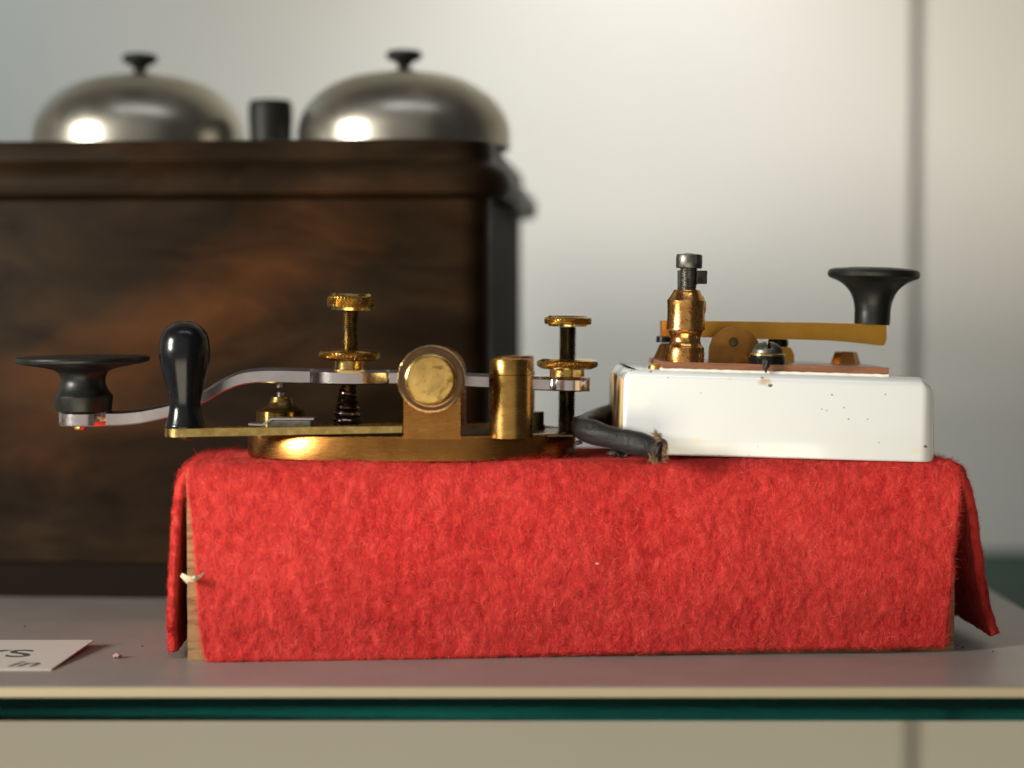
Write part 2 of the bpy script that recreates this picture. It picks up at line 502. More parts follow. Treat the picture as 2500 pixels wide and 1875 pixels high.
# ragged cut edges
for key, q in G.items():
    i, j = key
    if j == -NF: q.co.z += .22*noise.noise(q.co*.9)+.12*random.uniform(-1, 1)
    if i in (-NS, NU+NS): q.co.z += .4*noise.noise(q.co*.5)
b.normal_update()
for key, q in G.items():
    felt_samples.append(((MB @ q.co), (MB.to_3x3() @ q.normal), key))
for q in b.verts: q.co = MB @ q.co
felt = obj('felt_cloth', b, FELT, None, origin=tuple(MB @ Vector((BL/2, BD/2, BH))), sharp=80)
tag(felt, 'bright red wool felt cloth draped over the wooden block, fuzzy surface with hanging side flaps', 'cloth')
so = felt.modifiers.new('thickness', 'SOLIDIFY'); so.thickness = TH*MM*.92; so.offset = -1
sb = felt.modifiers.new('subd', 'SUBSURF'); sb.levels = 0; sb.render_levels = 0

def fibres(name, samples, n, lmin, lmax, wid, lift, parent, mat_, down=.5, segs=4, curl=.6):
    idx = rng.integers(0, len(samples), n)
    P = np.array([samples[k][0][:] for k in idx]); Nn = np.array([samples[k][1][:] for k in idx])
    jit = rng.uniform(-.5, .5, (n, 3)); jit -= (jit*Nn).sum(1)[:, None]*Nn; P = P+jit*1.0
    r = rng.normal(size=(n, 3)); r[:, 2] -= down; r -= (r*Nn).sum(1)[:, None]*Nn
    T = r/np.linalg.norm(r, axis=1)[:, None]; Bn = np.cross(Nn, T)
    L = rng.uniform(lmin, lmax, n)[:, None]; H = (rng.uniform(.15, 1, n)**2)[:, None]*lift
    c1 = rng.normal(0, curl, n)[:, None]
    V = np.zeros((n, (segs+1)*2, 3))
    for s_ in range(segs+1):
        f = s_/segs
        pos = P + T*L*(f-.5)*(1-.12*abs(c1)) + Bn*L*c1*.5*(f-.5)**2*2 + Nn*(H*math.sin(math.pi*min(f*1.0, .9))-.10)
        tw = wid*(1.0-.6*abs(f-.5)*2)
        V[:, 2*s_] = pos+Bn*tw; V[:, 2*s_+1] = pos-Bn*tw
    base = np.arange(n)[:, None]*((segs+1)*2)
    F = []
    for s_ in range(segs): F.append(base+np.array([2*s_, 2*s_+1, 2*s_+3, 2*s_+2])[None])
    F = np.stack(F, 1).reshape(-1, 4)
    off = np.array(parent['org'])
    V = ((V.reshape(-1, 3)-off)*MM).astype(np.float32)
    me = bpy.data.meshes.new(name)
    me.vertices.add(len(V)); me.vertices.foreach_set('co', V.ravel())
    me.loops.add(F.size); me.loops.foreach_set('vertex_index', F.ravel().astype(np.int32))
    me.polygons.add(len(F)); me.polygons.foreach_set('loop_start', np.arange(0, F.size, 4, dtype=np.int32))
    me.update(calc_edges=True)
    me.materials.append(mat_)
    o = bpy.data.objects.new(name, me); COL.objects.link(o); o.parent = parent
    o['kind'] = 'stuff'; return o
vis = [s_ for s_ in felt_samples if s_[2][1] < 8 or s_[2][0] < 0 or s_[2][0] > NU]
topv = [s_ for s_ in felt_samples if (-10 < s_[2][1] < 5 and 0 <= s_[2][0] <= NU) or (-14 < s_[2][0] < 12 and s_[2][1] >= 0) or (s_[2][0] > NU-10 and s_[2][0] < NU+16 and s_[2][1] >= 0)]
edgev = [s_ for s_ in felt_samples if (s_[2][0] in (0, 1, NU-1, NU) and s_[2][1] < 0) or s_[2][1] in (-NF, -NF+1) or (s_[2][1] in (0, 1, 2) and (s_[2][0] < 0 or s_[2][0] > NU))]
fibres('wool_fibres', vis, 62000, 1.2, 4.2, .030, .38, felt, FIBRE)
fibres('wool_fuzz', topv, 14000, 1.2, 4.0, .016, 1.5, felt, FIBRE, down=0)
fibres('edge_fuzz', edgev, 5200, .8, 2.6, .020, .7, felt, FIBRE, down=0)
# stray curled hairs on the left top corner
b = NB()
for k in range(26):
    x0 = random.uniform(470, 620); p = W(x0, 1122, 446+random.uniform(-2, 12))
    p = Vector((p.x, p.y, ZT-.3)); d_ = Vector((random.uniform(-1, 1), random.uniform(-.4, .4), random.uniform(.4, 1.3)))
    pts = []
    for s_ in range(9):
        pts.append(p.copy()); p = p + d_*.36
        d_ += Vector((random.uniform(-.35, .35), random.uniform(-.3, .3), random.uniform(-.45, .2)))
        if p.z < ZT: break
    if len(pts) > 3: tube(b, pts, .022, 4)
obj('stray_hairs', b, FIBRE, felt)
for (x, y, r) in ((1458, 1376, .40), (2068, 1260, .45), (2295, 1363, .25)):
    b = NB()
    p = W(x, y, 439.8+(x-500)*.0068); bmesh.ops.create_icosphere(b, subdivisions=2, radius=r, matrix=Matrix.Translation(p) @ Matrix.Diagonal((1.3, .4, .8, 1)))
    for q in b.verts: q.co += Vector((random.uniform(-.08, .08), 0, random.uniform(-.1, .1)))
    obj('lint_fleck', b, LINT, felt)

# ------------------------------------------------------------------ brass telegraph key
KF = 445.0; KA, KBd = 41.9, 27.0; KC = Vector((W(1007, 1000, KF+KBd).x, KF+KBd, 0))
DL = KF+KBd                                       # depth of the lever
zb = 48.0; zt = Zy(1066, KF)
key = thing('brass_telegraph_key', 'brass telegraph key with curved silver lever and black pear-shaped handle', 'telegraph key', (KC.x, KC.y, zb))
def superell(t_, a, bb, n=2.3):
    c, s_ = math.cos(t_), math.sin(t_)
    return a*math.copysign(abs(c)**(2/n), c), bb*math.copysign(abs(s_)**(2/n), s_)
b = NB()
NSEG = 160; rings = []
for (inset, z) in ((.5, zb-.4), (0, zb), (0, zt-.35), (.1, zt-.1), (.35, zt), (2.0, zt), (2.15, zt-.5), (6.0, zt-.5)):
    rings.append([b.verts.new(Vector((KC.x+superell(2*math.pi*k/NSEG, KA-inset, KBd-inset)[0], KC.y+superell(2*math.pi*k/NSEG, KA-inset, KBd-inset)[1], z))) for k in range(NSEG)])
for A, B in zip(rings, rings[1:]):
    for k in range(NSEG): b.faces.new((A[k], A[(k+1) % NSEG], B[(k+1) % NSEG], B[k]))
b.faces.new(rings[0][::-1]); b.faces.new(rings[-1])
obj('base_plate', b, BRONZE, key, sharp=50)

# side pillars (front and rear)
def pillar(d0, d1, dref, mat_):
    px0, px1 = 985, 1123; X0 = W(px0, 1000, KF).x; X1 = W(px1, 1000, KF).x
    cx = (X0+X1)/2; zc = Zy(925, KF); R = (X1-X0)/2; zbase = zt-.55
    out = [(X0-1.0, zbase), (X1+1.0, zbase)]
    out = [(X0-.35, zbase), (X1+.35, zbase), (X1+.1, zt+.15), (X1, zt+.5)]
    for k in range(0, 25):
        th = math.pi*k/24; out.append((cx+R*math.cos(th), zc+R*math.sin(th)))
    out += [(X0, zt+.5), (X0-.1, zt+.15)]
    bb = NB(); plate(bb, out, d0, d1, px=False)
    return obj('pillar', bb, mat_, key, bev=.12)
pillar(KF-.06, KF+4.2, KF, BRONZE)
pillar(KF+48.5, KF+52, KF, BRONZE)
# trunnion screw with knurled edge
cT = W(1054, 925, KF)
def knurl_fn(N, amp, slope, zone):
    def f(r, h, th):
        if zone[0] <= h <= zone[1]: return amp*(math.cos(N*(th+slope*h))-1)*.5
        return 0
    return f
axisY = (0, -1, 0)
cTc = Vector((cT.x, KF-.3, cT.z))
b = NB(); s_ = S(437)
Rk = 84*S(441)
lathe(b, [(Rk-.8, 0), (Rk-.1, .3), (Rk, .6), (Rk, 2.2), (Rk, 3.2), (Rk-.25, 3.5)], cTc, axisY, 360, knurl_fn(72, .28, 0, (.5, 3.3)))
kn = obj('trunnion_screw', b, BRASS, key, sharp=60)
b = NB(); lathe(b, rings_smooth([(Rk-.30, 0), (Rk-.35, .35), (Rk-.9, .45), (Rk-1.7, .40)], 3)+[(66*s_, .45)], cTc+Vector((0, -3.5, 0)), axisY, 96)
obj('screw_face', b, RIMBR, kn)
b = NB(); lathe(b, [(65.5*s_, 0), (65*s_, 1.6)]+rings_smooth([(64.5*s_, 2.0), (62*s_, 2.6), (57.5*s_, 2.85)], 4)+[(56.5*s_, 2.7), (55.5*s_, 2.85)], cTc+Vector((0, -3.9, 0)), axisY, 96)
obj('boss_rim', b, BRASS, kn)
b = NB(); lathe(b, [(55.3*s_, 0), (55*s_, .22), (30*s_, .30), (10*s_, .32)], cTc+Vector((0, -6.6, 0)), axisY, 72)
obj('boss_face', b, FACEBR, kn)
b = NB(); tube(b, [(cT.x, KF+4, cT.z), (cT.x, KF+49, cT.z)], 2.6, 24); obj('axle', b, BRASS, key)

# lever: stations along x (px at lever depth): centre y, half thickness px, half width mm
ST = []
def lev_y(x):
    xs_ = [140, 207, 265, 300, 350, 412, 455, 500, 544, 589, 625, 658, 700, 760, 860, 968, 1054, 1160, 1320, 1441]
    ys_ = [1020, 1020, 1020, 1020, 1015, 1002, 988, 969, 941, 921.5, 916.5, 915.5, 916, 917.5, 919, 920, 923, 928, 935.5, 938]
    return float(np.interp(x, xs_, ys_))
def lev_h(x): return float(np.interp(x, [140, 265, 412, 500, 589, 700, 1054, 1441], [18.5, 18.3, 17.3, 15.5, 17.5, 18.5, 17, 17]))
def lev_w(x):
    v = float(np.interp(x, [140, 900, 1441], [2.9, 3.2, 3.0]))
    def eye(xc, r):
        dx = (x-xc)*S(DL)
        return math.sqrt(max(0, r*r-dx*dx))
    v2 = 0
    for xc, r in ((207, 6.55), (856, 7.4), (1054, 5.5)): v2 = max(v2, eye(xc, r))
    e3 = eye(1388, 5.35)
    if x <= 207: v = eye(207, 6.55)
    if x >= 1410: v = max(0.4, min(4.8, eye(1388, 5.45)))
    if abs(x-856) < 78 + 40:
        t_ = abs(x-856)*S(DL); v = max(v, 7.4-.5*(t_**2)*.075*1.0 if t_ < 10 else v)
    return max(v, v2, e3)
b = NB(); xs_ = list(np.arange(144.0, 1439.5, 4.0)); xs_ = [143.35]+xs_+[1440.2]
# smooth the centre line
ysm = np.array([lev_y(x) for x in xs_]); ker = np.ones(9)/9; pad = np.pad(ysm, 4, mode='edge'); ysm = np.convolve(pad, ker, 'valid')
rings = []
for x, y in zip(xs_, ysm):
    c = W(x, y, DL); h = lev_h(x)*S(DL); wv = max(.12, lev_w(x)); bv = .75 if wv > 1.2 else .1
    ring = []
    bl = min(bv, .3)
    for (yy, zz) in ((-wv+bl, -h), (-wv, -h+bl), (-wv, h-bv), (-wv+bv, h), (wv-bv, h), (wv, h-bv), (wv, -h+bl), (wv-bl, -h)):
        ring.append(b.verts.new(c+Vector((0, yy, zz))))
    rings.append(ring)
for A, B in zip(rings, rings[1:]):
    for k in range(8): b.faces.new((A[k], A[(k+1) % 8], B[(k+1) % 8], B[k]))
b.faces.new(rings[0][::-1]); b.faces.new(rings[-1])
lever = obj('lever', b, SILVER, key, sharp=38)
# key knob
s_ = S(DL)
c = W(205, 1002, DL); zK = lambda y: (1002-y)*s_
b = NB()
prof = [(66*s_, 0), (67*s_, zK(1000)), (70.5*s_, zK(968)), (69.5*s_, zK(965.5))]
prof += rings_smooth([(68*s_, zK(963)), (59*s_, zK(950)), (53.6*s_, zK(935)), (54.5*s_, zK(920)), (62*s_, zK(907)), (80*s_, zK(899.5)), (108*s_, zK(893.5)), (138*s_, zK(888.5)), (157*s_, zK(884.5))], 5)
prof += [(160.5*s_, zK(881.5)), (161.5*s_, zK(876)), (160*s_, zK(872)), (154*s_, zK(870.2)), (60*s_, zK(869.5)), (8*s_, zK(869.2))]
lathe(b, prof, c, (-.012, -.012, 1), 96); obj('key_knob', b, BAKE2, key, sharp=28)
b = NB(); c = W(193, 1038, DL-2); lathe(b, [(1.3, -1.2), (1.7, -.6), (1.7, 1.0)], c, (0, 0, 1), 20); obj('rivet', b, COPPER, key)
# contact under lever, anvil
b = NB(); c = W(686, 934, DL); lathe(b, [(11.5*s_, -12*s_), (11.5*s_, 4*s_)], c, (0, 0, 1), 24); obj('upper_contact', b, STEEL, key)
cx = W(687, 1024, DL); b = NB(); zA = lambda y: Zy(y, DL)-cx.z
lathe(b, [(61*s_, zt-cx.z-.4), (61*s_, zA(1006)), (59*s_, zA(1003))]+rings_smooth([(55*s_, zA(1001)), (41*s_, zA(995)), (30*s_, zA(984)), (27*s_, zA(976))], 4)+[(26*s_, zA(974)), (25.5*s_, zA(969.5)), (22*s_, zA(968))], cx, (0, 0, 1), 48, lambda r, h, th: (-.5*abs(math.sin(3*th)) if h < zA(1004) else 0))
anv = obj('anvil', b, TARN, key)
b = NB(); lathe(b, [(11*s_, zA(970)), (11*s_, zA(957.5)), (9.5*s_, zA(956.5))], cx, (0, 0, 1), 24); obj('contact_tip', b, STEEL, anv)

# adjusting screws
def thread_rows(r, z0, z1, pitch, amp):
    n = max(2, int((z1-z0)/pitch*6)); return [(r, z0+(z1-z0)*k/n) for k in range(n+1)]
def thread_fn(pitch, amp):
    return lambda r, h, th: amp*(2*abs(((h/pitch+th/(2*math.pi)) % 1)-.5)-.5)
def adj_screw(x, d, ytop, yh, ysh1, ynut0, ynut1, yneck, ysh2, rh, rn, rneck, rs, ax, lowmat):
    s = S(d); ax = Vector(ax).normalized()
    c = W(x, ysh2, d)
    Z = lambda y: (ysh2-y)*s
    scr = NB()
    pit = .52
    lathe(scr, thread_rows(rs*s, 0, Z(yh)-.1, pit, .2), c, ax, 28, thread_fn(pit, .55)); sc = obj('adjusting_screw', scr, lowmat, key, sharp=80)
    hd = NB(); zc = (Z(ytop)+Z(yh))/2; hh = abs(Z(ytop)-Z(yh))/2
    pr = [(rh*s*.62, zc-hh), (rh*s*.80, zc-hh+.1), (rh*s*.82, zc-hh*.66), (rh*s*.97, zc-hh*.58)] + [(rh*s*(1-.03*abs(q)**3), zc+hh*.52*q) for q in np.linspace(-1, 1, 9)] + [(rh*s*.97, zc+hh*.58), (rh*s*.84, zc+hh*.70), (rh*s*.80, zc+hh*.95), (rh*s*.7, zc+hh), (.3, zc+hh*1.02)]
    lathe(hd, pr, c, ax, 380, knurl_fn(38, .75, .20, (zc-hh*.53, zc+hh*.53))); obj('screw_head', hd, BRASS, sc, sharp=45)
    nt = NB(); za, zb_ = Z(ynut1), Z(ynut0); zc = (za+zb_)/2; hh = (zb_-za)/2
    pr = [(rneck*s, Z(yneck)), (rneck*s, za), (rn*s*.80, za+.05), (rn*s*.95, zc-hh*.55)] + [(rn*s*(1-.03*abs(q)**3), zc+hh*.5*q) for q in np.linspace(-1, 1, 9)] + [(rn*s*.95, zc+hh*.55), (rn*s*.80, zb_-.05), (rn*s*.74, zb_), (rs*s*1.02, zb_-.1)]
    lathe(nt, pr, c, ax, 414, knurl_fn(46, .75, .20, (zc-hh*.51, zc+hh*.51))); obj('thumb_nut', nt, BRASS, sc, sharp=45)
    return sc
adj_screw(850, DL, 715.5, 758, 855, 853, 880, 900, 1000, 59, 75, 38, 19, (.030, -.01, 1), TARN)
adj_screw(1383, DL, 770, 797, 874, 875, 901, 918.5, 1050, 58, 75, 42.5, 19.5, (.012, 0, 1), DARKBR)
# spring
b = NB(); pts = []; turns = 5.6; n = 190
y0, y1 = 948, 1040
c0 = W(849, y0, DL); c1 = W(846, y1, DL)
for k in range(n+1):
    f = k/n; c = c0.lerp(c1, f); r = (17+14*min(1, f*1.4))*s_*.95; th = 2*math.pi*turns*f
    pts.append(c+Vector((r*math.cos(th), r*math.sin(th), 0)))
tube(b, pts, 6.6*s_, 10); obj('spring', b, SPRING, key)

# circuit closer: brass strip, handle
DS = 450.5; s2 = S(DS)
b = NB(); outl = []
X0 = W(450, 1055, DS).x; Rw = 48*s2; Xend = W(984, 1048, DS).x
top = lambda X: float(np.interp(X, [W(400, 0, DS).x, W(640, 0, DS).x, Xend], [Zy(1045, DS), Zy(1041.5, DS), Zy(1038, DS)]))
bot = lambda X: float(np.interp(X, [W(400, 0, DS).x, W(640, 0, DS).x, Xend], [Zy(1065, DS), Zy(1061, DS), Zy(1054, DS)]))
plan = []
for k in range(0, 25): th = math.pi/2+math.pi*k/24; plan.append((X0+Rw*math.cos(th), Rw*math.sin(th)))
for q in np.linspace(X0+6, Xend, 12): plan.append((q, -3.6))
for q in np.linspace(Xend, X0+6, 12): plan.append((q, 3.6))
vt = [b.verts.new(Vector((x, DS+y, top(x)))) for x, y in plan]; vb = [b.verts.new(Vector((x, DS+y, bot(x)))) for x, y in plan]
b.faces.new(vt); b.faces.new(vb[::-1])
for k in range(len(plan)): b.faces.new((vt[k], vb[k], vb[(k+1) % len(plan)], vt[(k+1) % len(plan)]))
closer = obj('circuit_closer', b, BRASS, key, bev=.12)
b = NB(); c = W(452, 1044, DS); zH = lambda y: (1044-y)*s2
pr = [(46.5*s2, -.05), (48*s2, zH(1040)), (47*s2, zH(1037))]+rings_smooth([(46*s2, zH(1034)), (41.5*s2, zH(1018)), (38*s2, zH(1000)), (37.8*s2, zH(985)), (42*s2, zH(960)), (49.5*s2, zH(930)), (57.5*s2, zH(898)), (61.8*s2, zH(868)), (61.3*s2, zH(845)), (57*s2, zH(821)), (47*s2, zH(802.5)), (30*s2, zH(790)), (18*s2, zH(785.6)), (9*s2, zH(783.6)), (1*s2, zH(783))], 6)
lathe(b, pr, c, (0, 0, 1), 72); obj('handle', b, BAKE, closer, sharp=50)
b = NB(); c = W(452, 1065, DS); lathe(b, [(12*s2, -9*s2), (17*s2, -6*s2), (17*s2, 2*s2)], c, (0, 0, 1), 24); obj('handle_nut', b, DARKBR, closer)
# steel clip
b = NB(); P = [(606, 1036), (640, 1037.5), (663, 1023), (766, 1023)]
DC = 451.5
for (x0, y0_), (x1, y1_) in zip(P, P[1:]):
    pass
pv = []
for x, y in P:
    p = W(x, y, DC-2.5); pv.append(p)
for off_ in (0,):
    fr = [b.verts.new(p+Vector((0, 0, .22))) for p in pv]; fr2 = [b.verts.new(p-Vector((0, 0, .22))) for p in pv]
    bk = [b.verts.new(p+Vector((0, 6, .22))) for p in pv]; bk2 = [b.verts.new(p+Vector((0, 6, -.22))) for p in pv]
    for k in range(3):
        for A, B in ((fr, bk), (bk, bk2), (bk2, fr2), (fr2, fr)): b.faces.new((A[k], A[k+1], B[k+1], B[k]))
    for k in (0, 3): b.faces.new((fr[k], bk[k], bk2[k], fr2[k]))
obj('steel_clip', b, SILVER, key, bev=.06)
b = NB(); p0, p1 = W(655, 1026, DC), W(760, 1026, DC)
box(b, p0.x, p1.x, DC-2, DC+3, Zy(1040, DC), Zy(1025.5, DC)); obj('clip_bed', b, STEEL, key, bev=.1)
# plate on the base, coloured dark for the shaded gap behind the strip
b = NB(); x0, x1 = W(600, 1030, 470).x, W(1190, 1030, 470).x
box(b, W(655, 0, DL).x, W(1395, 0, DL).x, KF+9.5, KF+36, zt-.7, zt-.2); obj('gap_shade_plate', b, DARKBR, key, bev=.2)

# binding posts
def post(x, d, mat_, lab=None):
    s = S(d); c = W(x, 1066, d); zc = zt-.55; c.z = zc
    Z = lambda y: Zy(y, d)-zc
    bb = NB(); lathe(bb, [(54*s, 0), (54*s, Z(915.6)), (53*s, Z(915))], c, (0, 0, 1), 64); p = obj('binding_post', bb, mat_, key, sharp=50)
    bb = NB(); lathe(bb, [(50*s, Z(915.2)), (52.3*s, Z(913.6)), (52.3*s, Z(878)), (51*s, Z(876)), (24*s, Z(876)), (22*s, Z(877.5))], c, (0, 0, 1), 64)
    ob = obj('post_cap', bb, mat_, p, sharp=50)
    bb = NB(); a_ = math.radians(-38)
    M = Matrix.Translation(c+Vector((math.cos(a_)*51*s, math.sin(a_)*51*s, (Z(878)+Z(892))/2))) @ Matrix.Rotation(a_, 4, 'Z')
    box(bb, -.6, .12, -.45, .45, -.75, .75, M); obj('slot', bb, DARKBR, p)
    return p
post(1247.6, 450.2, OLDBR)
# rear post (built at its own depth)
d = 483
def rear_post():
    s = S(450.2); c = Vector((W(1255, 900, d).x, d, zt-.55)); hh = Zy(876, 450.2)-(zt-.55)
    bb = NB(); lathe(bb, [(54*s, 0), (54*s, hh-3.9), (52*s, hh-3.8), (52*s, hh-.2), (50*s, hh)], c, (0, 0, 1), 48); return obj('binding_post', bb, BRONZE, key, sharp=50)
rear_post()
b = NB(); d = 474; c = Vector((W(1302, 1000, d).x, d, zt-.55)); s = S(d)
lathe(b, [(29*s, 0), (29*s, Zy(1037, d)-c.z), (26*s, Zy(1036, d)-c.z), (26*s, Zy(1005, d)-c.z)], c, (0, 0, 1), 40); obj('terminal_stud', b, DARKBR, key, sharp=50)

# ------------------------------------------------------------------ white key
RL_ = math.radians(1.6)
W0 = W(1518, 1110, 451.0)
WB, HB, DB = 77.6, 20.9, 50.0
MK = Matrix.Translation(Vector((W0.x, 451.0, 49.3))) @ Matrix.Rotation(math.radians(.4), 4, 'Z') @ Matrix.Rotation(RL_, 4, 'Y')
key2 = thing('porcelain_base_key', 'telegraph key on white porcelain base with yellow brass bar and black knob', 'telegraph key', tuple(MK @ Vector((WB/2, DB/2, 0))))
b = NB(); box(b, 0, WB, 0, DB, 0, HB)
ev = [e for e in b.edges]
def pick(f): return [e for e in b.edges if f((e.verts[0].co+e.verts[1].co)/2, e)]
vr = pick(lambda m, e: abs(m.z-HB/2) < .1 and m.x > WB/2)
bmesh.ops.bevel(b, geom=vr, offset=4.5, segments=8, affect='EDGES', profile=.5)
vl = pick(lambda m, e: abs(m.z-HB/2) < .1 and m.x < 1)
bmesh.ops.bevel(b, geom=vl, offset=1.2, segments=5, affect='EDGES', profile=.5)
tp = [e for e in b.edges if all(q.co.z > HB-.01 for q in e.verts) and len(e.link_faces) == 2 and e.calc_face_angle(0) > .5]
bmesh.ops.bevel(b, geom=tp, offset=2.9, segments=8, affect='EDGES', profile=.5)
bt = [e for e in b.edges if all(q.co.z < .01 for q in e.verts) and len(e.link_faces) == 2 and e.calc_face_angle(0) > .5]
bmesh.ops.bevel(b, geom=bt, offset=.6, segments=3, affect='EDGES', profile=.5)
# right upper corner rounder
for q in b.verts:
    if q.co.x > WB-5 and q.co.z > HB-5:
        f = max(0, (q.co.x-(WB-5))/5)*max(0, (q.co.z-(HB-5))/5); q.co.x -= 1.3*f; q.co.z -= 1.3*f
for q in b.verts: q.co = MK @ q.co
pb = obj('porcelain_base', b, PORC, key2, sharp=60)
# stains and specks on the glaze (placed in object space)
o2 = Vector(key2['org'])
def local(x, y, d=451.5): return (W(x, y, d)-o2)*MM
acc = PBASE
tc = PT.node('ShaderNodeTexCoord'); wn = PT.noise(tc.outputs['Object'], 900, 3, .6)
for (x, y, r, col, soft) in [(1590, 907, 5, (.10, .03, .05), .5), (1880, 941, 5.5, (.09, .08, .07), .5), (1862, 923, 5, (.10, .08, .06), .5),
                       (1866, 931, 15, (.55, .42, .30), 1.0), (2031, 964, 3, (.2, .15, .12), .5), (2060, 995, 3.4, (.45, .35, .2), .8),
                       (2071, 1023, 2.6, (.15, .12, .1), .5), (2118, 1023, 2.6, (.4, .35, .3), .5), (2006, 999, 2.3, (.3, .28, .25), .5), (2018, 1002, 2.6, (.3, .28, .25), .5),
                       (2161, 963, 2.6, (.35, .3, .25), .5), (2259, 1090, 5, (.25, .14, .06), .7), (2281, 1062, 3, (.12, .1, .1), .5), (2146, 1080, 2.6, (.5, .45, .4), .5),
                       (1711, 959, 2.6, (.5, .45, .4), .6), (1631, 922, 3, (.4, .32, .25), .7), (1850, 1090, 3, (.6, .55, .48), .6), (1560, 985, 22, (.775, .78, .73), 1), (1700, 1075, 20, (.76, .73, .65), 1), (2240, 1100, 12, (.74, .70, .60), 1), (1900, 1095, 16, (.75, .71, .63), 1), (1780, 925, 9, (.72, .68, .58), 1)]:
    dist_ = 451.2+(x-1518)*.0007
    p = local(x, y, dist_)
    sub = PT.node('ShaderNodeVectorMath', operation='SUBTRACT'); sub.inputs[1].default_value = p
    PT.link(tc.outputs['Object'], sub.inputs[0])
    sc_ = PT.node('ShaderNodeVectorMath', operation='MULTIPLY'); sc_.inputs[1].default_value = (1, .35, 1.5); PT.link(sub.outputs[0], sc_.inputs[0])
    ln = PT.node('ShaderNodeVectorMath', operation='LENGTH'); PT.link(sc_.outputs[0], ln.inputs[0])
    rr = r*S(dist_)*MM
    dd = PT.math('ADD', ln.outputs['Value'], PT.math('MULTIPLY', PT.math('SUBTRACT', wn, .5), rr*1.6))
    f = PT.maprange(dd, rr*(1-soft*.6), rr*(1+soft*.3), 1, 0)
    acc = PT.mix(f, acc, col)
PT.link(acc, PT.b.inputs['Base Color'])
# tan strip over the left end
b = NB(); box(b, -.35, .02, .8, DB-1.2, .7, HB-2.3)
for q in b.verts: q.co = MK @ q.co
obj('end_strip', b, TAN, key2, bev=.1)
# brown mounting plate with putty bed
def L2(x, y, d):  return W(x, y, d)
PX0 = MK.inverted() @ W(1618, 890, 453.5); PX1 = MK.inverted() @ W(2170, 910, 454)
ztop = HB
b = NB(); box(b, PX0.x, PX1.x, 2.6, DB-6, ztop+.35, ztop+2.0)
for q in b.verts: q.co = MK @ q.co
obj('mounting_plate', b, PAINTB, key2, bev=.12)
b = NB(); n = 90; A = []
for k in range(n+1):
    f = k/n; x = PX0.x-.4+(PX1.x-PX0.x+.3)*f; o_ = 2.0+.25*noise.noise(Vector((x*.4, 3, 0)))+.1*noise.noise(Vector((x*1.7, 9, 0)))
    h_ = .45+.15*noise.noise(Vector((x*.6, 7, 1)))
    A.append([b.verts.new(MK @ Vector(p)) for p in ((x, o_, ztop-.3), (x, o_+.05, ztop+h_*.7), (x, o_+.45, ztop+h_), (x, 6, ztop+.33), (x, 6, ztop-.3))])
for P_, Q_ in zip(A, A[1:]):
    for k in range(4): b.faces.new((P_[k], P_[k+1], Q_[k+1], Q_[k]))
b.faces.new(A[0]); b.faces.new(A[-1][::-1])
obj('putty_bed', b, PUTTY, key2)
up = (MK.to_3x3() @ Vector((0, 0, 1))).normalized()
zpl = ztop+2.0
def on_plate(x, d):
    """point of the mounting plate's top under photo column x at depth d"""
    q = W(x, 895, d); l = MK.inverted() @ q; l.z = zpl; return MK @ l
# terminal post
dP = 458.5; s = S(dP); c = on_plate(1671, dP)
yb = 886.0
Z = lambda y: (yb-y)*s
b = NB()
pr = [(47*s, 0), (47.5*s, Z(868)), (46*s, Z(852)), (45*s, Z(850))]+rings_smooth([(42*s, Z(847)), (37.5*s, Z(838)), (36.5*s, Z(828)), (39*s, Z(817)), (43.5*s, Z(810))], 4)
pr += [(47*s, Z(808)), (46*s, Z(790)), (45.4*s, Z(772)), (46*s, Z(752)), (47*s, Z(737)), (45*s, Z(734))]+rings_smooth([(42*s, Z(730)), (35*s, Z(719)), (32.5*s, Z(713))], 3)+[(31*s, Z(711)), (18*s, Z(711))]
lathe(b, pr, c, up, 72); tp_ = obj('terminal_post', b, COPPER, key2, sharp=30)
b = NB(); lathe(b, thread_rows(20*s, Z(713), Z(658), .62, .3), c+Vector((.25, 0, 0)), up, 28, thread_fn(.62, .42)); ts = obj('terminal_screw', b, STEEL, key2, sharp=80)
b = NB(); cc = c+up*Z(658)+Vector((.35, 0, 0))
lathe(b, [(30*s, 0), (32*s, .3), (32*s, 3.0), (30*s, 3.4), (5*s, 3.75)], cc, up, 40)
obj('screw_head', b, STEEL, ts, sharp=40)
b = NB(); M = Matrix.Translation(cc+Vector((11*s, -30*s, 0))+up*2.2) @ Matrix.Rotation(RL_, 4, 'Y'); box(b, -.5, .5, -.2, .6, -1.1, 1.15, M); obj('head_slot', b, mat('slot black', (.01, .01, .01), .7), ts)
b = NB(); cc = c+up*Z(680); M = Matrix.Translation(cc+Vector((28*s, .5, 0))) @ Matrix.Rotation(RL_, 4, 'Y') @ Matrix.Rotation(.35, 4, 'Z')
box(b, -1.2, 1.2, -2.4, 2.4, -1.65, 1.65, M)
obj('clamp_piece', b, STEEL, ts, bev=.25)
b = NB(); M = Matrix.Translation(c+up*Z(692)+Vector((-.6, 1.0, 0))); box(b, -1.6, 1.9, -1.2, 1.2, -1.9, 3.0, M); obj('screw_shank', b, STEEL, ts, bev=.2)
# the post's small clamp lug on its right shoulder
b = NB(); plate(b, [(1706, 722), (1716, 722), (1724, 738), (1724, 756), (1718, 780), (1718, 800), (1722, 812), (1708, 812)], dP-1.0, dP+2.0); obj('side_lug', b, COPPER, key2, bev=.25)
